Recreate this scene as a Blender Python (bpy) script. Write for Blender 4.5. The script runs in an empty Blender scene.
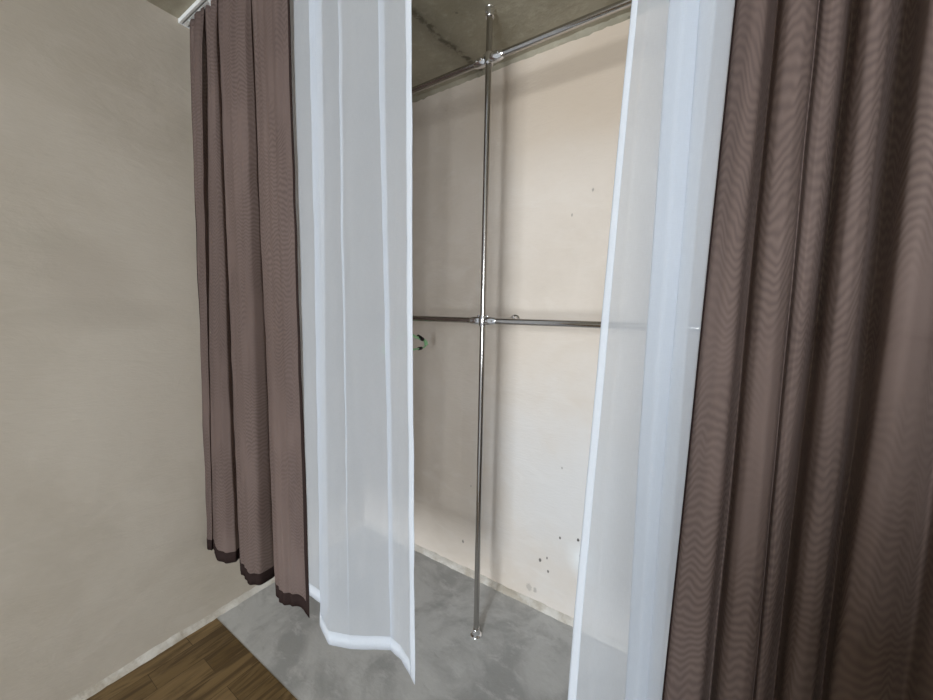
import bpy, bmesh, math, random
import numpy as np
from mathutils import Vector, Matrix, noise

random.seed(7)
scn = bpy.context.scene
COL = scn.collection
PI = math.pi
H = 2.65                      # ceiling height
XL, XR = -1.878, 1.30         # left and right wall
YB, YF = 1.637, -4.0          # back wall of the niche, window wall
XP, YP = -0.777, 1.324        # upright of the rack
Z1, Z2 = 1.4503, 2.4675       # heights of the two hanging rods
EYE = np.array([0.0, 0.0, 1.4917])
YAW, PIT, ROL, FPX = 0.5745, 0.1081, 0.0177, 363.63

# ------------------------------------------------------------------ camera
fw = np.array([-math.sin(YAW)*math.cos(PIT), math.cos(YAW)*math.cos(PIT), -math.sin(PIT)])
r0 = np.array([math.cos(YAW), math.sin(YAW), 0.0]); u0 = np.cross(r0, fw)
rt = r0*math.cos(ROL) + u0*math.sin(ROL); up = -r0*math.sin(ROL) + u0*math.cos(ROL)
cd = bpy.data.cameras.new('camera'); cam = bpy.data.objects.new('camera', cd); COL.objects.link(cam)
cam.matrix_world = Matrix(((rt[0], up[0], -fw[0], EYE[0]), (rt[1], up[1], -fw[1], EYE[1]),
                           (rt[2], up[2], -fw[2], EYE[2]), (0, 0, 0, 1)))
cd.sensor_fit = 'HORIZONTAL'; cd.sensor_width = 36.0; cd.lens = 36.0*FPX/933.0
cd.clip_start = 0.02; cd.clip_end = 100
scn.camera = cam

def ray(px, py):
    return fw + rt*(px-466.5)/FPX - up*(py-350)/FPX
def on_y(px, py, Y):
    d = ray(px, py); return EYE + d*(Y/d[1])
def on_x(px, py, X):
    d = ray(px, py); return EYE + d*(X/d[0])
def on_z(px, py, Z):
    d = ray(px, py); return EYE + d*((Z-EYE[2])/d[2])

# ------------------------------------------------------------------ material helpers
def new_mat(name):
    m = bpy.data.materials.new(name); m.use_nodes = True
    nt = m.node_tree; nt.nodes.clear()
    return m, nt
def N(nt, kind, **kw):
    n = nt.nodes.new(kind)
    for k, v in kw.items():
        if k.startswith('_'): setattr(n, k[1:], v)
        else: n.inputs[k.replace('__', ' ')].default_value = v
    return n
def L(nt, a, b): nt.links.new(a, b)
def math_n(nt, op, a, b=None, c=None):
    n = nt.nodes.new('ShaderNodeMath'); n.operation = op
    for i, v in enumerate((a, b, c)):
        if v is None: continue
        if isinstance(v, (int, float)): n.inputs[i].default_value = v
        else: nt.links.new(v, n.inputs[i])
    return n.outputs[0]
def mixc(nt, fac, a, b, mode='MIX'):
    n = nt.nodes.new('ShaderNodeMix'); n.data_type = 'RGBA'; n.blend_type = mode
    if isinstance(fac, (int, float)): n.inputs[0].default_value = fac
    else: nt.links.new(fac, n.inputs[0])
    for i, v in ((6, a), (7, b)):
        if isinstance(v, tuple): n.inputs[i].default_value = (*v[:3], 1)
        else: nt.links.new(v, n.inputs[i])
    return n.outputs[2]
def ramp(nt, fac, p0, p1):
    n = nt.nodes.new('ShaderNodeMapRange'); n.interpolation_type = 'SMOOTHSTEP'
    n.inputs['From Min'].default_value = p0; n.inputs['From Max'].default_value = p1
    nt.links.new(fac, n.inputs['Value']); return n.outputs[0]
def noise_n(nt, vec, scale, detail=4, rough=.55, dist=0.0):
    n = nt.nodes.new('ShaderNodeTexNoise'); n.inputs['Scale'].default_value = scale
    n.inputs['Detail'].default_value = detail; n.inputs['Roughness'].default_value = rough
    n.inputs['Distortion'].default_value = dist
    nt.links.new(vec, n.inputs['Vector']); return n.outputs['Fac']
def scaled(nt, vec, s):
    n = nt.nodes.new('ShaderNodeVectorMath'); n.operation = 'MULTIPLY'
    nt.links.new(vec, n.inputs[0]); n.inputs[1].default_value = s; return n.outputs[0]
def pos(nt): return nt.nodes.new('ShaderNodeNewGeometry').outputs['Position']
def blob(nt, P, c, r):
    """1 inside an ellipsoid patch at c with radii r, 0 outside (soft, wobbly edge)"""
    s = nt.nodes.new('ShaderNodeVectorMath'); s.operation = 'SUBTRACT'
    nt.links.new(P, s.inputs[0]); s.inputs[1].default_value = c
    d = nt.nodes.new('ShaderNodeVectorMath'); d.operation = 'LENGTH'
    nt.links.new(scaled(nt, s.outputs[0], tuple(1/q for q in r)), d.inputs[0])
    return d.outputs['Value']
def principled(nt, col, rough, bump=None, bstr=.2, bdist=.01, metal=0.0, spec=.3):
    b = nt.nodes.new('ShaderNodeBsdfPrincipled')
    if isinstance(col, tuple): b.inputs['Base Color'].default_value = (*col, 1)
    else: nt.links.new(col, b.inputs['Base Color'])
    if isinstance(rough, (int, float)): b.inputs['Roughness'].default_value = rough
    else: nt.links.new(rough, b.inputs['Roughness'])
    b.inputs['Metallic'].default_value = metal
    b.inputs['Specular IOR Level'].default_value = spec
    if bump is not None:
        bn = nt.nodes.new('ShaderNodeBump'); bn.inputs['Strength'].default_value = bstr
        bn.inputs['Distance'].default_value = bdist
        nt.links.new(bump, bn.inputs['Height']); nt.links.new(bn.outputs[0], b.inputs['Normal'])
    o = nt.nodes.new('ShaderNodeOutputMaterial'); nt.links.new(b.outputs[0], o.inputs[0])
    return b

def plaster(name, base, stain, light, pits=False, brush=.55, stains_and_light=()):
    m, nt = new_mat(name); P = pos(nt)
    n1 = noise_n(nt, P, 1.6, 5, .6, .4); n2 = noise_n(nt, scaled(nt, P, (1, 1, 2.2)), 5.0, 5, .65, .8)
    n3 = noise_n(nt, scaled(nt, P, (1, 1, 4)), 28, 4, .6)
    c = mixc(nt, ramp(nt, n1, .35, .7), base, stain)
    f = math_n(nt, 'MULTIPLY', ramp(nt, n2, .48, .75), brush)
    c = mixc(nt, f, c, light)
    f3 = math_n(nt, 'MULTIPLY', ramp(nt, n3, .45, .75), .16)
    c = mixc(nt, f3, c, stain)
    for (cc, rr, colr, amt) in stains_and_light:
        d = blob(nt, P, cc, rr)
        d = math_n(nt, 'ADD', d, math_n(nt, 'MULTIPLY', math_n(nt, 'SUBTRACT', n1, .5), 1.6))
        f = math_n(nt, 'MULTIPLY', ramp(nt, d, 1.35, .25), amt)
        c = mixc(nt, f, c, colr)
    if pits:
        # small chips knocked out of the plaster near the floor
        for (x, z, r, am) in PITS:
            d = blob(nt, P, (x, YB, z), (r*1.1, .05, r*1.7))
            d = math_n(nt, 'ADD', d, math_n(nt, 'MULTIPLY', math_n(nt, 'SUBTRACT', n3, .5), 1.5))
            c = mixc(nt, math_n(nt, 'MULTIPLY', ramp(nt, d, 1.15, .6), am), c, (.05, .042, .038))
    principled(nt, c, .92, math_n(nt, 'ADD', n2, math_n(nt, 'MULTIPLY', n3, .4)), .22, .012, spec=.12)
    return m

PITS = []
for px, py, r, am in ((560, 538, .0045, .8), (578, 540, .0055, .9), (540, 560, .0065, .8), (547, 558, .004, .8), (548, 571.5, .005, .8), (463, 541.5, .0065, .6),
                      (529, 587, .014, .25), (535, 590, .009, .3), (580, 556, .004, .6), (590, 507, .004, .7), (562, 468, .004, .4), (471, 486, .004, .4), (596, 590, .005, .5), (572, 215, .004, .4), (593, 190, .005, .4)):
    q = on_y(px, py, YB); PITS.append((float(q[0]), float(q[2]), r, am))
C_BASE, C_STAIN, C_LIGHT = (.745, .665, .585), (.67, .588, .505), (.77, .70, .63)
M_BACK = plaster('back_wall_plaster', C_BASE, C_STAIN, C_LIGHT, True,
                 stains_and_light=[((-.45, YB, .55), (.55, .3, .65), (.665, .675, .69), .7),  # bluish daylight on the lower wall, painted into the plaster colour
                         ((-.30, YB, 2.45), (.9, .4, .30), (.57, .465, .36), .8),  # warm upper end of the same light gradient, also painted in
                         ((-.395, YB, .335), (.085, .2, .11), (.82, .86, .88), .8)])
def wl(px, py): return tuple(float(v) for v in on_x(px, py, XL))
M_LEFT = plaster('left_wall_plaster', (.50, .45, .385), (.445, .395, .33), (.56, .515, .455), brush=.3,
                 stains_and_light=[(wl(165, 380), (.3, .34, .95), (.58, .53, .46), .6), (wl(85, 275), (.3, .15, .13), (.40, .35, .295), .42),  # first patch: brighter light by the curtain painted in; others are wall stains
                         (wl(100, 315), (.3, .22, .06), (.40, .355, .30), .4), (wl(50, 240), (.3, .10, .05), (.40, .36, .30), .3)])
M_ROOM = plaster('room_plaster', (.72, .67, .60), (.66, .60, .53), (.77, .72, .66))

def mat_ledge():
    m, nt = new_mat('rough_white_plaster'); P = pos(nt)
    n1 = noise_n(nt, P, 9, 5, .65); n2 = noise_n(nt, P, 60, 3)
    c = mixc(nt, ramp(nt, n1, .4, .65), (.66, .63, .58), (.48, .43, .36))
    principled(nt, c, .95, math_n(nt, 'ADD', n1, n2), .5, .01, spec=.1); return m
M_LEDGE = mat_ledge()

def mat_ceiling():
    m, nt = new_mat('raw_concrete_ceiling'); P = pos(nt)
    n1 = noise_n(nt, P, 2.2, 6, .6, .5); n2 = noise_n(nt, P, 26, 5, .7); n3 = noise_n(nt, P, 7, 4, .6)
    c = mixc(nt, ramp(nt, n1, .3, .7), (.44, .405, .32), (.30, .275, .205))
    c = mixc(nt, math_n(nt, 'MULTIPLY', ramp(nt, n2, .5, .75), .5), c, (.52, .485, .39))
    # a dark crack running over the slab, and pits
    a = on_z(415, 14, H); b = on_z(468, 62, H); d = (b-a)[:2]; d /= np.linalg.norm(d); nn = (-d[1], d[0])
    sep = nt.nodes.new('ShaderNodeSeparateXYZ'); nt.links.new(P, sep.inputs[0])
    dist = math_n(nt, 'ADD', math_n(nt, 'MULTIPLY', sep.outputs[0], float(nn[0])), math_n(nt, 'MULTIPLY', sep.outputs[1], float(nn[1])))
    dist = math_n(nt, 'SUBTRACT', dist, float(nn[0]*a[0]+nn[1]*a[1]))
    dist = math_n(nt, 'ADD', dist, math_n(nt, 'MULTIPLY', math_n(nt, 'SUBTRACT', n3, .5), .12))
    dist = math_n(nt, 'ABSOLUTE', dist)
    wide = math_n(nt, 'MULTIPLY', ramp(nt, dist, .10, .0), .45)
    thin = math_n(nt, 'MULTIPLY', math_n(nt, 'MULTIPLY', ramp(nt, dist, .022, .004), .75), ramp(nt, n2, .38, .55))
    c = mixc(nt, wide, c, (.17, .155, .115)); c = mixc(nt, thin, c, (.09, .078, .056))
    v = nt.nodes.new('ShaderNodeTexVoronoi'); v.inputs['Scale'].default_value = 16; nt.links.new(P, v.inputs['Vector'])
    sc = nt.nodes.new('ShaderNodeSeparateColor'); nt.links.new(v.outputs['Color'], sc.inputs[0])
    pit = math_n(nt, 'MULTIPLY', math_n(nt, 'LESS_THAN', v.outputs['Distance'], .09), math_n(nt, 'GREATER_THAN', sc.outputs[0], .55))
    c = mixc(nt, math_n(nt, 'MULTIPLY', pit, .5), c, (.15, .135, .10))
    principled(nt, c, .9, math_n(nt, 'ADD', n3, n2), .4, .01, spec=.15); return m
M_CEIL = mat_ceiling()

def mat_screed():
    m, nt = new_mat('cement_screed'); P = pos(nt)
    n1 = noise_n(nt, P, 3.0, 6, .62, .6); n2 = noise_n(nt, scaled(nt, P, (1, 1.7, 1)), 9, 6, .7, .35); n3 = noise_n(nt, P, 70, 3)
    c = mixc(nt, ramp(nt, n1, .40, .60), (.57, .57, .56), (.39, .39, .385))
    c = mixc(nt, math_n(nt, 'MULTIPLY', ramp(nt, n2, .5, .68), .7), c, (.62, .62, .61))
    c = mixc(nt, math_n(nt, 'MULTIPLY', ramp(nt, n2, .42, .25), .5), c, (.30, .30, .285))
    principled(nt, c, .8, math_n(nt, 'ADD', n2, math_n(nt, 'MULTIPLY', n3, .4)), .25, .006, spec=.25); return m
M_SCREED = mat_screed()

def mat_laminate():
    m, nt = new_mat('oak_laminate'); P = pos(nt)
    mp = nt.nodes.new('ShaderNodeMapping'); mp.inputs['Rotation'].default_value = (0, 0, PI/2)
    nt.links.new(P, mp.inputs['Vector'])
    br = nt.nodes.new('ShaderNodeTexBrick'); nt.links.new(mp.outputs[0], br.inputs['Vector'])
    br.offset = .37; br.offset_frequency = 2
    br.inputs['Color1'].default_value = (.0, .0, .0, 1); br.inputs['Color2'].default_value = (1, 1, 1, 1)
    br.inputs['Mortar'].default_value = (.5, .5, .5, 1)
    br.inputs['Scale'].default_value = 1.0; br.inputs['Mortar Size'].default_value = .0012
    br.inputs['Brick Width'].default_value = .42; br.inputs['Row Height'].default_value = .105
    tone = nt.nodes.new('ShaderNodeRGBToBW'); nt.links.new(br.outputs['Color'], tone.inputs[0])
    off = nt.nodes.new('ShaderNodeVectorMath'); off.operation = 'ADD'; nt.links.new(scaled(nt, P, (9, 1.3, 1)), off.inputs[0])
    cb = nt.nodes.new('ShaderNodeCombineXYZ'); nt.links.new(math_n(nt, 'MULTIPLY', tone.outputs[0], 17.0), cb.inputs[2]); nt.links.new(cb.outputs[0], off.inputs[1])
    g1 = noise_n(nt, off.outputs[0], 2.2, 6, .62, 1.3)
    g2 = noise_n(nt, scaled(nt, P, (60, 4, 1)), 2.0, 4, .6, .3)
    c = mixc(nt, tone.outputs[0], (.14, .088, .034), (.26, .172, .078))
    c = mixc(nt, math_n(nt, 'MULTIPLY', ramp(nt, g1, .42, .62), .75), c, (.075, .045, .02))
    c = mixc(nt, math_n(nt, 'MULTIPLY', ramp(nt, g2, .5, .8), .35), c, (.34, .25, .14))
    c = mixc(nt, math_n(nt, 'MULTIPLY', br.outputs['Fac'], .6), c, (.04, .025, .012))
    principled(nt, c, .5, g2, .08, .002, spec=.3); return m
M_LAM = mat_laminate()

def mat_metal(name, col, rough, streak=0.0):
    m, nt = new_mat(name)
    if streak:
        P = pos(nt); n = noise_n(nt, scaled(nt, P, (300, 300, 3)), 1.0, 3)
        r = math_n(nt, 'ADD', math_n(nt, 'MULTIPLY', n, streak), rough)
        principled(nt, col, r, metal=1.0)
    else: principled(nt, col, rough, metal=1.0)
    return m
M_CHROME = mat_metal('chrome_tube', (.50, .48, .46), .13, .08)
M_BRIGHT = mat_metal('polished_chrome', (.82, .82, .83), .12)
def mat_plain(name, col, rough=.5, spec=.4, var=.08):
    m, nt = new_mat(name); P = pos(nt); n = noise_n(nt, P, 30, 3)
    c = mixc(nt, math_n(nt, 'MULTIPLY', n, var*2), col, tuple(q*.8 for q in col))
    principled(nt, c, rough, n, .03, .001, spec=spec); return m
M_RAIL = mat_plain('white_rail_plastic', (.80, .81, .81), .4)
M_RAILD = mat_plain('rail_channel_grey', (.30, .30, .30), .5)
M_GREEN = mat_plain('green_plastic', (.36, .70, .38), .3, .5)
M_BLACK = mat_plain('black_rubber', (.012, .012, .012), .6)
M_WHITEP = mat_plain('white_plastic', (.82, .83, .80), .35)
M_FRAME = mat_plain('white_window_plastic', (.80, .80, .80), .35)

def mat_fabric(name, col, col2, opac, trans=.5, moire=0.0, weave=900, tint=(1, 1, 1)):
    """thin woven cloth: open mesh (transparent) + scattering threads"""
    m, nt = new_mat(name)
    uvn = nt.nodes.new('ShaderNodeUVMap'); uvn.uv_map = 'UVMap'; uv = uvn.outputs[0]
    nz = noise_n(nt, scaled(nt, uv, (6, 1.2, 1)), 1.0, 4, .6)
    c = mixc(nt, ramp(nt, nz, .3, .7), col, col2)
    if moire:
        sep = nt.nodes.new('ShaderNodeSeparateXYZ'); nt.links.new(uv, sep.inputs[0])
        w1 = noise_n(nt, scaled(nt, uv, (16, 2.4, 1)), 1.0, 2, .5)
        w2 = noise_n(nt, scaled(nt, uv, (40, 9, 1)), 1.0, 2, .5)
        ph = math_n(nt, 'ADD', math_n(nt, 'MULTIPLY', sep.outputs[1], 420.0), math_n(nt, 'MULTIPLY', w1, 75.0))
        ph = math_n(nt, 'ADD', ph, math_n(nt, 'MULTIPLY', w2, 14.0))
        s1 = math_n(nt, 'SINE', ph)
        msk = ramp(nt, noise_n(nt, scaled(nt, uv, (7, 2.5, 1)), 1.0, 2, .5), .33, .55)
        f = math_n(nt, 'MULTIPLY', math_n(nt, 'MULTIPLY', math_n(nt, 'ADD', s1, 1.0), .5), math_n(nt, 'MULTIPLY', msk, moire))
        c = mixc(nt, f, c, tuple(q*.52 for q in col))
    fine = noise_n(nt, scaled(nt, uv, (weave, 60, 1)), 1.0, 2, .5)
    fine2 = noise_n(nt, scaled(nt, uv, (60, weave, 1)), 1.0, 2, .5)
    wv = math_n(nt, 'ADD', fine, fine2)
    d = nt.nodes.new('ShaderNodeBsdfDiffuse'); t = nt.nodes.new('ShaderNodeBsdfTranslucent')
    nt.links.new(c, d.inputs[0]); nt.links.new(c, t.inputs[0])
    bn = nt.nodes.new('ShaderNodeBump'); bn.inputs['Strength'].default_value = .15; bn.inputs['Distance'].default_value = .0006
    nt.links.new(wv, bn.inputs['Height']); nt.links.new(bn.outputs[0], d.inputs['Normal'])
    mx = nt.nodes.new('ShaderNodeMixShader'); mx.inputs[0].default_value = trans
    nt.links.new(d.outputs[0], mx.inputs[1]); nt.links.new(t.outputs[0], mx.inputs[2])
    tr = nt.nodes.new('ShaderNodeBsdfTransparent'); tr.inputs[0].default_value = (*tint, 1)
    lw = nt.nodes.new('ShaderNodeLayerWeight'); lw.inputs['Blend'].default_value = .25
    fac = math_n(nt, 'ADD', opac-.03, math_n(nt, 'MULTIPLY', lw.outputs['Facing'], (1-opac)*.9))
    fac = math_n(nt, 'ADD', fac, math_n(nt, 'MULTIPLY', math_n(nt, 'SUBTRACT', wv, .9), .06))
    fac = math_n(nt, 'MINIMUM', fac, 1.0)
    m2 = nt.nodes.new('ShaderNodeMixShader'); nt.links.new(fac, m2.inputs[0])
    nt.links.new(tr.outputs[0], m2.inputs[1]); nt.links.new(mx.outputs[0], m2.inputs[2])
    o = nt.nodes.new('ShaderNodeOutputMaterial'); nt.links.new(m2.outputs[0], o.inputs[0])
    return m
M_SHEER = mat_fabric('white_voile', (.825, .87, .94), (.795, .845, .915), .66, .56)
M_SHEERH = mat_fabric('white_voile_doubled', (.86, .90, .96), (.84, .88, .94), .90, .4)
M_BROWN = mat_fabric('brown_voile', (.245, .183, .166), (.20, .147, .133), .965, .40, moire=.54)
M_BROWNH = mat_fabric('brown_voile_doubled', (.045, .030, .028), (.036, .024, .022), .985, .2)

# ------------------------------------------------------------------ object helpers
def obj(name, bm, mat, parent=None, smooth=False, loc=None):
    me = bpy.data.meshes.new(name); bmesh.ops.recalc_face_normals(bm, faces=bm.faces)
    bm.to_mesh(me); bm.free()
    for m in (mat if isinstance(mat, (list, tuple)) else [mat]): me.materials.append(m)
    if smooth:
        for p in me.polygons: p.use_smooth = True
    o = bpy.data.objects.new(name, me); COL.objects.link(o)
    if parent is not None: o.parent = parent
    if loc is not None: o.location = loc
    return o
def thing(name, label, cat, loc=(0, 0, 0), group=None):
    o = bpy.data.objects.new(name, None); COL.objects.link(o); o.location = loc
    o['label'] = label; o['category'] = cat
    if group: o['group'] = group
    return o
def struct(o, label=None, cat=None):
    o['kind'] = 'structure'
    if label: o['label'] = label; o['category'] = cat
    return o
def box(bm, x0, x1, y0, y1, z0, z1, bev=0):
    r = bmesh.ops.create_cube(bm, size=1)
    vs = r['verts']
    for v in vs:
        v.co = Vector((x0 if v.co.x < 0 else x1, y0 if v.co.y < 0 else y1, z0 if v.co.z < 0 else z1))
    if bev:
        es = list({e for v in vs for e in v.link_edges})
        bmesh.ops.bevel(bm, geom=es, offset=bev, segments=2, affect='EDGES', profile=.5)
def lathe(bm, prof, c, axis, seg=32):
    """surface of revolution: prof = [(t along axis, radius)]"""
    ax = Vector(axis).normalized(); a = ax.orthogonal().normalized(); b = ax.cross(a); c = Vector(c)
    rings = []
    for t, r in prof:
        if r < 1e-6: rings.append([bm.verts.new(c + ax*t)])
        else: rings.append([bm.verts.new(c + ax*t + (a*math.cos(2*PI*k/seg) + b*math.sin(2*PI*k/seg))*r) for k in range(seg)])
    for i in range(len(rings)-1):
        A, B = rings[i], rings[i+1]
        for k in range(seg):
            k2 = (k+1) % seg
            if len(A) == 1 and len(B) == 1: continue
            if len(A) == 1: bm.faces.new((A[0], B[k2], B[k]))
            elif len(B) == 1: bm.faces.new((A[k], A[k2], B[0]))
            else: bm.faces.new((A[k], A[k2], B[k2], B[k]))
def tube(bm, pts, rad, seg=12, cap=True):
    pts = [Vector(p) for p in pts]; rings = []; n = len(pts)
    rads = rad if isinstance(rad, (list, tuple)) else [rad]*n
    t0 = (pts[1]-pts[0]).normalized(); a = t0.orthogonal().normalized()
    for i, p in enumerate(pts):
        t = (pts[min(i+1, n-1)] - pts[max(i-1, 0)]).normalized()
        a = (a - t*a.dot(t)).normalized(); b = t.cross(a)
        rings.append([bm.verts.new(p + (a*math.cos(2*PI*k/seg)+b*math.sin(2*PI*k/seg))*rads[i]) for k in range(seg)])
    for i in range(n-1):
        for k in range(seg):
            k2 = (k+1) % seg; bm.faces.new((rings[i][k], rings[i][k2], rings[i+1][k2], rings[i+1][k]))
    if cap:
        bm.faces.new(list(reversed(rings[0]))); bm.faces.new(rings[-1])

# ------------------------------------------------------------------ room shell
T = .12
def wall(name, *a, mat=M_ROOM):
    bm = bmesh.new(); box(bm, *a); return struct(obj(name, bm, mat))
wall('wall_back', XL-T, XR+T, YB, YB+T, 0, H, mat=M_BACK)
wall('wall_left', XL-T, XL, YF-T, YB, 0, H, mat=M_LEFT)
wall('wall_right', XR, XR+T, YF-T, YB, 0, H, mat=M_ROOM)
WX0, WX1, WZ0, WZ1 = -.20, 1.00, .55, 2.35
bm = bmesh.new()
box(bm, XL, WX0, YF-T, YF, 0, H); box(bm, WX1, XR, YF-T, YF, 0, H)
box(bm, WX0, WX1, YF-T, YF, 0, WZ0); box(bm, WX0, WX1, YF-T, YF, WZ1, H)
struct(obj('wall_front', bm, M_ROOM))
wall('ceiling', XL-T, XR+T, YF-T, YB+T, H, H+T, mat=M_CEIL)
YE = .70                                                       # edge between laminate and bare screed
wall('floor', XL-T, XR+T, YE, YB+T, -T, 0, mat=M_SCREED)
wall('floor_laminate', XL-T, XR+T, YF-T, YE, -T, .001, mat=M_LAM)
bm = bmesh.new(); box(bm, .12, XR, -.55, -.45, 0, 1.34)
struct(obj('added_shade_wall', bm, M_ROOM))                            # unseen chest-high partition, added behind the viewer to shade the lower right curtain
# window behind the viewer: frame, sill, two panes
fr = bmesh.new(); w = .06
box(fr, WX0, WX0+w, YF-.09, YF-.03, WZ0, WZ1); box(fr, WX1-w, WX1, YF-.09, YF-.03, WZ0, WZ1)
box(fr, WX0+w, WX1-w, YF-.09, YF-.03, WZ0, WZ0+w); box(fr, WX0+w, WX1-w, YF-.09, YF-.03, WZ1-w, WZ1)
win = struct(obj('window_1', fr, M_FRAME))
gm, nt = new_mat('window_glass')
g = nt.nodes.new('ShaderNodeBsdfGlossy'); g.inputs['Roughness'].default_value = .02
t_ = nt.nodes.new('ShaderNodeBsdfTransparent'); mx = nt.nodes.new('ShaderNodeMixShader')
fz = nt.nodes.new('ShaderNodeFresnel'); nt.links.new(fz.outputs[0], mx.inputs[0])
nt.links.new(t_.outputs[0], mx.inputs[1]); nt.links.new(g.outputs[0], mx.inputs[2])
o_ = nt.nodes.new('ShaderNodeOutputMaterial'); nt.links.new(mx.outputs[0], o_.inputs[0])
bm = bmesh.new(); box(bm, WX0+w, WX1-w, YF-.065, YF-.055, WZ0+w, WZ1-w); obj('window_pane', bm, gm, win)

# the uneven white plaster lip along the foot of the walls (wobbly ledge)
def ledge(name, p0, p1, inward, zt, dep, seed):
    bm = bmesh.new(); n = 160; a = Vector(p0); b = Vector(p1); inn = Vector(inward); rows = []
    for i in range(n+1):
        p = a.lerp(b, i/n); s = (b-a).length*i/n
        k1 = noise.noise(Vector((s*5, seed, 0)))*.5 + noise.noise(Vector((s*22, seed, 3)))*.4
        k2 = noise.noise(Vector((s*7, seed, 9)))*.5 + noise.noise(Vector((s*30, seed, 5)))*.35
        zz = zt*(1+.55*k1); dd = dep*(1+.55*k2)
        rows.append([bm.verts.new(p + Vector((0, 0, zz))), bm.verts.new(p + inn*dd*.45 + Vector((0, 0, zz*.8))),
                     bm.verts.new(p + inn*dd*.9 + Vector((0, 0, zz*.32))), bm.verts.new(p + inn*dd)])
    for i in range(n):
        for k in range(3): bm.faces.new((rows[i][k], rows[i][k+1], rows[i+1][k+1], rows[i+1][k]))
    return struct(obj(name, bm, M_LEDGE, smooth=True))
ledge('baseboard_back', (XL, YB, 0), (XR, YB, 0), (0, -1, 0), .028, .022, 2.0)
ledge('baseboard_left', (XL, -1.2, 0.001), (XL, YB-.02, 0.001), (1, 0, 0), .024, .022, 7.0)

# ragged lump of mortar where wall meets ceiling
bm = bmesh.new(); n = 180; rows = []
for i in range(n+1):
    x = XL + (XR-XL)*i/n
    k = noise.noise(Vector((x*9, 4, 0)))*.6 + noise.noise(Vector((x*40, 1, 0)))*.5
    d = .014*(1+.9*k)
    rows.append([bm.verts.new((x, YB, H-d)), bm.verts.new((x, YB-d*.6, H-d*.55)), bm.verts.new((x, YB-d*1.1, H)), bm.verts.new((x, YB, H))])
for i in range(n):
    for q in range(2): bm.faces.new((rows[i][q], rows[i][q+1], rows[i+1][q+1], rows[i+1][q]))
struct(obj('trim_1', bm, M_CEIL, smooth=True))

# ------------------------------------------------------------------ clothes rack
R = .0125
rack = thing('clothes_rack', 'chrome tube clothes rack in the niche, one upright pole crossed by two hanging rods', 'clothes rack', (XP, YP, 0))
def rk(name, bm, mat=M_CHROME, parent=rack, smooth=True):
    for v in bm.verts: v.co -= Vector((XP, YP, 0))
    o = obj(name, bm, mat, parent, smooth)
    mo = o.modifiers.new('edge', 'EDGE_SPLIT'); mo.split_angle = math.radians(40)
    return o
def sub(o, name, bm, mat):
    for v in bm.verts: v.co -= Vector((XP, YP, 0))
    s = obj(name, bm, mat, o, True); mo = s.modifiers.new('edge', 'EDGE_SPLIT'); mo.split_angle = math.radians(40); return s
bm = bmesh.new(); lathe(bm, [(0.004, 0), (.004, R), (H-.004, R), (H-.004, 0)], (XP, YP, 0), (0, 0, 1), 40); rk('upright_pole', bm)
def flange(c, ax, rf=.0265):
    bm = bmesh.new()
    lathe(bm, [(0, 0), (0, rf), (.003, rf+.0008), (.006, rf-.0008), (.009, .019), (.013, .0175), (.032, .0175), (.034, .0162), (.034, 0)], c, ax, 36)
    o = rk('pole_flange', bm, M_BRIGHT)
    s = bmesh.new(); axv = Vector(ax); sd = Vector((-.35, -1, 0)).normalized() if abs(axv.z) > .5 else Vector((0, 0, 1))
    lathe(s, [(0, 0), (0, .0035), (.004, .0035), (.004, .0015), (.0025, .0012), (.0025, 0)], Vector(c)+axv*.021+sd*.0168, sd, 12)
    sub(o, 'set_screw', s, M_BRIGHT)
    return o
flange((XP, YP, 0), (0, 0, 1)); flange((XP, YP, H), (0, 0, -1), .0195)
OFF = .0                                                        # rods run in the plane of the pole and butt against the clamps
for z in (Z1, Z2):
    for x0, x1 in ((XL+.001, XP-.014), (XP+.014, XR-.001)):
        bm = bmesh.new(); lathe(bm, [(0, 0), (0, R), (x1-x0, R), (x1-x0, 0)], (x0, YP, z), (1, 0, 0), 36)
        o = rk('hanging_rod', bm)
    flange((XL, YP, z), (1, 0, 0)); flange((XR, YP, z), (-1, 0, 0))
    # cross clamp: two half shells that close round the pole with pointed ears along the rods
    bm = bmesh.new()
    lathe(bm, [(-.021, R+.0006), (-.021, .0165), (-.017, .0178), (.017, .0178), (.021, .0165), (.021, R+.0006)], (XP, YP, z), (0, 0, 1), 36)
    for s in (-1, 1):
        prof = []
        for i in range(15):
            t = i/14; prof.append((.012+.052*t, R+.0006+.0065*math.sin(PI*(.12+.88*t))**.8*(1-.35*t)))
        prof.append((.064, R+.0004))
        lathe(bm, prof, (XP, YP, z), (s, 0, 0), 28)
    if z == Z1: lathe(bm, [(.010, R+.0006), (.012, .0185), (.035, .0185), (.040, .0172), (.045, R+.0004)], (XP, YP, z), (0, 1, 0), 28)
    cl = rk('cross_clamp', bm, M_BRIGHT)
    for s in (-1, 1):
        for k, zz in ((.026, .0), (.048, .0)):
            sb = bmesh.new()
            lathe(sb, [(-.001, 0), (-.001, .0052), (.003, .0052), (.0045, .0040), (.0045, .0022), (.003, .0018), (.003, 0)],
                  (XP+s*k, YP-.0175+(k-.026)*.06, z+zz), (0, -1, 0), 16)
            sub(cl, 'clamp_screw', sb, M_BRIGHT)
    for s in (-1, 1):     # thin flat lugs above the ears
        sb = bmesh.new(); box(sb, XP+s*.020-.006, XP+s*.020+.006, YP-.006, YP+.006, z+.012, z+.0235, .002); sub(cl, 'clamp_lug', sb, M_BRIGHT)
bm = bmesh.new(); lathe(bm, [(0, 0), (0, R), (YB-YP-.016, R), (YB-YP-.016, 0)], (XP, YP+.014, Z1), (0, 1, 0), 32); rk('wall_strut', bm)
flange((XP, YB, Z1), (0, -1, 0))

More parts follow.
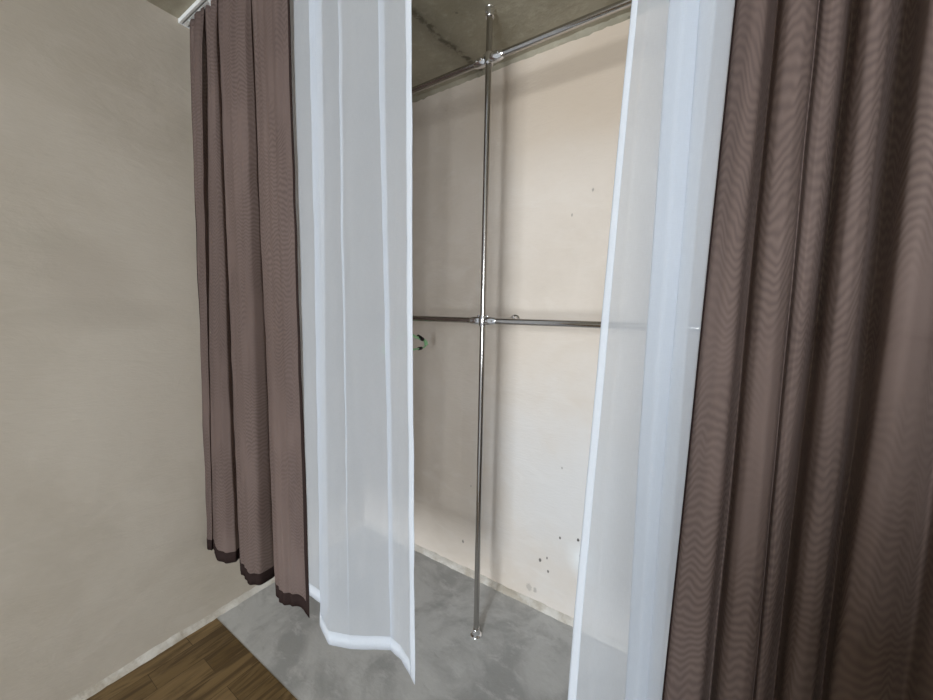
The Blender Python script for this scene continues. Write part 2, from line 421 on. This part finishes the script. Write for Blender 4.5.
# ------------------------------------------------------------------ curtain rail on the ceiling
RY0, RY1 = .704, .745; RZ = H-.016
rail = thing('curtain_rail', 'white plastic two-channel curtain rail screwed to the concrete ceiling', 'curtain rail', (XL, (RY0+RY1)/2, H))
def rl(name, bm, mat):
    for v in bm.verts: v.co -= Vector((XL, (RY0+RY1)/2, H))
    return obj(name, bm, mat, rail)
bm = bmesh.new()
x0, x1 = XL+.006, XR-.006
box(bm, x0, x1, RY0, RY1, H-.006, H-.0002)
for a, b in ((RY0, RY0+.003), (RY1-.003, RY1), ((RY0+RY1)/2-.002, (RY0+RY1)/2+.002)): box(bm, x0, x1, a, b, RZ, H-.006)
for a, b in ((RY0+.003, RY0+.008), (RY1-.008, RY1-.003), ((RY0+RY1)/2-.007, (RY0+RY1)/2-.002), ((RY0+RY1)/2+.002, (RY0+RY1)/2+.007)):
    box(bm, x0, x1, a, b, RZ, RZ+.0022)
rl('rail_profile', bm, M_RAIL)
for xx in (XL+.0005, XR-.0055):
    bm = bmesh.new(); box(bm, xx, xx+.005, RY0-.002, RY1+.002, RZ-.002, H-.0003, .001); rl('end_cap', bm, M_RAIL)

# ------------------------------------------------------------------ curtains
ZT = 2.630
def profile(nodes, zh):
    """each node gives the straight run of one fold line: a point high up and a point low down"""
    A, B = [], []
    for top, bot in nodes:
        pt = on_y(*top)
        pb = on_z(*bot[1:], zh) if bot[0] == 'z' else on_y(*bot)
        d = (pt-pb)/(pt[2]-pb[2])
        A.append(pb + d*(ZT-pb[2])); B.append(pb + d*(zh-pb[2]))
    return np.array(A)[:, :2], np.array(B)[:, :2]
def densify(P, per, it):
    out = []
    for i in range(len(P)-1):
        for k in range(per): out.append(P[i] + (P[i+1]-P[i])*k/per)
    out.append(P[-1]); out = np.array(out)
    for _ in range(it):
        q = out.copy(); q[1:-1] = (out[:-2]+2*out[1:-1]+out[2:])/4; out = q
    return out
def curtain(label, nodes, zh, mats, per=8, smooth=4, gather=.010, gl=.024, bow=0.0, hemh=.045, sideh=.010,
            zfun=None, seed=0.0, gdec=.16, soft=0.0, sides=(True, True), group='curtains on the ceiling rail', wob=.004, topy=None):
    mat, hmat = mats
    A, B = profile(nodes, zh)
    A = densify(A, per, smooth); B = densify(B, per, smooth)
    # the tape pulls every fold line into the slot of the rail
    yc = .7245 if topy is None else topy
    n = len(A); s = np.concatenate([[0], np.cumsum(np.linalg.norm(np.diff((A+B)/2, axis=0), axis=1))])
    nv = 90
    base = ((A[0]+A[-1])/2)
    th = thing('curtain', label, 'curtain', (float(base[0]), float(base[1]), ZT), group)
    grid = np.zeros((nv+1, n, 3))
    for j in range(nv+1):
        t = j/nv                                   # 0 top, 1 hem
        for i in range(n):
            zb = zh if zfun is None else zh + zfun(s[i]/s[-1], i/per)
            z = ZT + (zb-ZT)*t
            p = A[i]*(1-t) + B[i]*t
            depth = ZT - z
            # small tape pleats near the top
            g_ = math.exp(-(depth/gdec)**1.2)*(.65+.7*noise.noise(Vector((s[i]*11+seed, 3.3, depth*2))))
            ph = 2*PI*A[i][0]/gl
            dy = yc + (A[i][1]-yc)*.25 - A[i][1]
            y = p[1] + dy*math.exp(-(depth/.10)**2)
            sv = math.sin(ph + seed + 1.5*noise.noise(Vector((s[i]*5, seed, 0))))
            cr = ((ph + seed + 1.8*noise.noise(Vector((s[i]*5, seed, 0)))) % (2*PI)) - PI      # narrow creases between rounded pleats
            y += g_*gather*min(1, .45+depth*6)*(math.exp(-(cr/1.05)**2) - .35*math.cos(cr*.5) + .1)
            x = p[0] + g_*gather*.25*math.cos(ph*1.3)
            y += wob*noise.noise(Vector((s[i]*9+seed, z*1.3, 2.0)))*min(1, depth*3)
            y += wob*.35*noise.noise(Vector((s[i]*30+seed, z*5, 5.0)))*min(1, depth*3)
            y += soft*noise.noise(Vector((s[i]*26+seed, z*.45, 11.0))) + soft*.5*noise.noise(Vector((s[i]*42+seed, z*.8, 17.0)))
            y += wob*.5*noise.noise(Vector((s[i]*14+seed, z*9, 21.0)))*min(1, depth*2)
            x += wob*.8*noise.noise(Vector((s[i]*6+seed, z*1.8, 7.0)))*min(1, depth*2)
            x -= bow*4*t*(1-t)
            x = max(x, XL+.004 + .0025*math.sin(i*.9))
            grid[j, i] = (x, y, z)
    def sheet(name, jr, ir, mt, off=0.0, thick=0.0):
        bm = bmesh.new(); uvl = bm.loops.layers.uv.new('UVMap'); V = {}
        js = list(range(jr[0], jr[1]+1)); is_ = list(range(ir[0], ir[1]+1))
        for j in js:
            for i in is_: V[j, i] = bm.verts.new(Vector(grid[j, i]) - Vector((base[0], base[1], ZT)))
        for a in range(len(js)-1):
            for b in range(len(is_)-1):
                ks = [(js[a], is_[b]), (js[a], is_[b+1]), (js[a+1], is_[b+1]), (js[a+1], is_[b])]
                f = bm.faces.new([V[k] for k in ks])
                for lp, k in zip(f.loops, ks): lp[uvl].uv = (s[k[1]] + seed, grid[k][2])
        me = bpy.data.meshes.new(name); bm.to_mesh(me); bm.free(); me.materials.append(mt)
        for p in me.polygons: p.use_smooth = True
        o = bpy.data.objects.new(name, me); COL.objects.link(o); o.parent = th
        if thick:
            so = o.modifiers.new('thick', 'SOLIDIFY'); so.thickness = thick; so.offset = 0
        return o
    jh = nv - max(1, round(hemh/((ZT-zh)/nv)))
    i0 = int(np.argmin(abs(s-sideh))) if sides[0] else 0
    i0 = max(1, i0) if sides[0] else 0
    i1 = n-1-(max(1, n-1-int(np.argmin(abs(s-(s[-1]-sideh))))) if sides[1] else 0)
    sheet('fabric_panel', (0, jh), (i0, i1), mat)
    sheet('bottom_hem', (jh, nv), (i0, i1), hmat, thick=.0016)
    if sides[0]: sheet('side_hem', (0, nv), (0, i0), hmat, thick=.0016)
    if sides[1]: sheet('side_hem', (0, nv), (i1, n-1), hmat, thick=.0016)
    # gathering tape at the head and gliders in the rail
    tp = sheet('header_tape', (0, 1), (i0, i1), mat, thick=.002)
    L_ = np.linspace(A[:, 0].min()+.015, min(A[:, 0].max(), XR-.03)-.01, max(3, int((min(A[:, 0].max(), XR)-A[:, 0].min())/.075)))
    for x in L_:
        g = bmesh.new(); cx, cy = x-base[0], yc+.0-base[1]
        box(g, cx-.0025, cx+.0025, cy-.002, cy+.002, -.012, RZ-ZT+.001, .0006)
        box(g, cx-.004, cx+.004, cy-.005, cy+.005, RZ-ZT-.005, RZ-ZT-.0005, .001)
        obj('rail_glider', g, M_RAIL, th)
    return th

ZH = .372
def zn(tp, ty, Y, bp, by): return ((tp, ty, Y), ('z', bp, by))
def yn(a, b, Y, Y2=None): return ((a, 0, Y), (b, 700, Y if Y2 is None else Y2))
curtain('short brown voile curtain hanging against the left plaster wall',
        [zn(191, 100, .720, 204, 541), zn(196, 100, .704, 208, 550), zn(203, 100, .704, 212.5, 550.5), zn(206.5, 100, .740, 214, 543),
         zn(208.5, 100, .712, 215.5, 560), zn(214, 100, .700, 226, 564), zn(219.5, 100, .712, 237, 562), zn(222.5, 100, .748, 241, 555),
         zn(222.8, 100, .712, 240, 573), zn(233, 100, .696, 249, 584), zn(246, 100, .702, 262, 584.5), zn(254, 100, .724, 274, 577),
         zn(257.5, 100, .750, 279, 570), zn(256.5, 100, .712, 275.5, 599), zn(268, 100, .700, 286, 605), zn(283, 100, .706, 300, 606), zn(293.5, 100, .712, 308.5, 613)],
        ZH, (M_BROWN, M_BROWNH), per=16, smooth=16, seed=1.3, gather=.026, gl=.056, gdec=.50, soft=.010, hemh=.042, sideh=.012, group=None,
        zfun=lambda q, k: -.022*max(0, (q-.975)/.025))
curtain('white sheer curtain with a slanting lower corner, hanging beside the short brown curtain',
        [((282, 100, .724), (296, 584, .728)), ((303, 100, .724), (311, 584, .728)), ((324, 100, .727), (329, 584, .731)), zn(310.5, 100, .717, 319, 624),
         zn(318, 100, .712, 329, 644), zn(342.5, 100, .730, 350.6, 648.6), zn(338.5, 100, .724, 350, 648.8), zn(360, 100, .728, 370, 650),
         zn(386.5, 100, .745, 395, 650), zn(379, 100, .735, 390, 649), zn(394, 100, .735, 401, 659), zn(412, 100, .728, 415, 684)],
        ZH-.004, (M_SHEER, M_SHEERH), per=12, smooth=2, seed=4.1, hemh=.055, sideh=.024, group=None, wob=.005, gather=.008,
        sides=(True, True), zfun=lambda q, k: .072*(1-min(1, max(0, (k-2.0)/.8))))
curtain('long white sheer curtain hanging beside the big brown one, rod end showing through it',
        [yn(637, 570, .728), yn(652, 592, .716), yn(668, 612, .722), yn(730, 667, .738), yn(673, 625, .724),
         yn(690, 640, .708), yn(709, 655, .722), yn(705.5, 650, .714), yn(722, 664, .706), yn(742, 682, .716), yn(757, 690, .724)],
        .36, (M_SHEER, M_SHEERH), per=10, smooth=3, seed=8.7, hemh=.055, sideh=.016, group=None, wob=.005, gather=.007, bow=.009,
        sides=(True, False))
D = .70
br = [(735, 662, .004), (739, 666, .020), (753, 684, .032), (767, 701, .028), (772, 706, -.024), (778, 711, -.046), (783, 717, .018),
      (791, 725, .034), (807, 741, .038), (817, 750, .024), (819, 752, .004), (824, 755, .022), (833, 759, .028), (842, 764, .022), (847, 769, -.020), (852, 773, -.058),
      (858, 778, -.036), (862, 782, .026), (872, 789, .044), (884, 800, .046), (893, 811, .034), (899, 816, -.036), (909, 821, -.064), (919, 825, -.030),
      (925, 827, .014), (932, 831, .036), (952, 853, .046), (972, 880, .036), (985, 905, -.006), (1000, 925, .026), (1030, 950, .036), (1048, 975, -.040),
      (1065, 990, -.048), (1085, 1010, .032), (1130, 1050, .040), (1165, 1080, -.044), (1200, 1110, -.04), (1250, 1150, .038), (1330, 1220, .03), (1390, 1260, -.045),
      (1470, 1330, .035), (1560, 1400, .0)]
curtain('large brown voile curtain in deep vertical folds, nearest and tallest in view',
        [yn(a, b, D-d) for a, b, d in br], .36, (M_BROWN, M_BROWNH), per=8, smooth=5, seed=12.4, soft=.004, hemh=.045, sideh=.007, group=None, wob=.006)

# ------------------------------------------------------------------ hanger and cloth on the middle rod
HX = -1.205
def hanger():
    t = thing('coat_hanger', 'green plastic hanger with black grips, hanging on the middle chrome rod by the curtain edge', 'hanger', (HX, YP, Z1))
    ang = math.radians(12)
    rot = Matrix.Rotation(PI/2+ang, 4, 'Z')
    def fin(bm):
        for v in bm.verts: v.co = rot @ v.co
        return bm
    W = .205; zs = -.092; zt = -.134
    bm = bmesh.new()                          # body: shoulders and lower bar, one loop of round plastic
    sh = [(-W, 0, zt-.012), (-W*.98, 0, zt+.003), (-W*.85, 0, zt+.018), (-W*.45, 0, zs-.006), (-.02, 0, zs+.018), (.02, 0, zs+.018), (W*.45, 0, zs-.006), (W*.85, 0, zt+.018), (W*.98, 0, zt+.003), (W, 0, zt-.012)]
    tube(bm, sh, [.011, .010, .007, .007, .007, .007, .007, .007, .010, .011], 10)
    tube(bm, [(-W, 0, zt-.010), (-W*.93, 0, zt-.022), (-W*.8, 0, zt-.026), (W*.8, 0, zt-.026), (W*.93, 0, zt-.022), (W, 0, zt-.010)], .0045, 10)
    obj('hanger_body', fin(bm), M_GREEN, t, True)
    bm = bmesh.new(); rh = R+.0045
    pts = [(0, 0, zs+.015), (0, 0, zs+.040), (.006, 0, -R-.028)]
    for k in range(0, 13):
        a = math.radians(-60+k*22); pts.append((rh*math.cos(a), 0, rh*math.sin(a)))
    tube(bm, pts, .002, 8)
    # local x runs across the rod once rotated
    obj('hook', fin(bm), M_BRIGHT, t, True)
    for s in (-1, 1):
        bm = bmesh.new()
        for dz in (.0, -.0):
            tube(bm, [(s*W*.56, .0, zt+.038), (s*W*.80, .0, zt+.0195)], .0105, 10)
        obj('grip', fin(bm), M_BLACK, t, True)
        bm = bmesh.new(); tube(bm, [(s*W*.58, 0, zt-.026), (s*W*.74, 0, zt-.026)], .0085, 10); obj('grip', fin(bm), M_BLACK, t, True)
    return t
hg = hanger()

# ------------------------------------------------------------------ light: daylight through the window behind the viewer
w = bpy.data.worlds.new('sky'); scn.world = w; w.use_nodes = True; nt = w.node_tree; nt.nodes.clear()
sk = nt.nodes.new('ShaderNodeTexSky'); sk.sky_type = 'NISHITA'; sk.sun_elevation = math.radians(38); sk.sun_rotation = math.radians(20)
sk.sun_disc = False
bg = nt.nodes.new('ShaderNodeBackground'); bg.inputs['Strength'].default_value = .25
ow = nt.nodes.new('ShaderNodeOutputWorld'); nt.links.new(sk.outputs[0], bg.inputs[0]); nt.links.new(bg.outputs[0], ow.inputs[0])
ld = bpy.data.lights.new('window_daylight', 'AREA'); ld.shape = 'RECTANGLE'; ld.size = WX1-WX0; ld.size_y = WZ1-WZ0
ld.energy = 345; ld.color = (.89, .95, 1.0)
lo = bpy.data.objects.new('window_daylight', ld); COL.objects.link(lo)
lo.location = ((WX0+WX1)/2, YF-.16, (WZ0+WZ1)/2); lo.rotation_euler = (PI/2, 0, 0)   # shines along +y

vs = scn.view_settings
scn.display_settings.display_device = 'sRGB'
vs.view_transform = 'Standard'; vs.look = 'None'; vs.gamma = 1; vs.use_curve_mapping = False; vs.exposure = 0.0
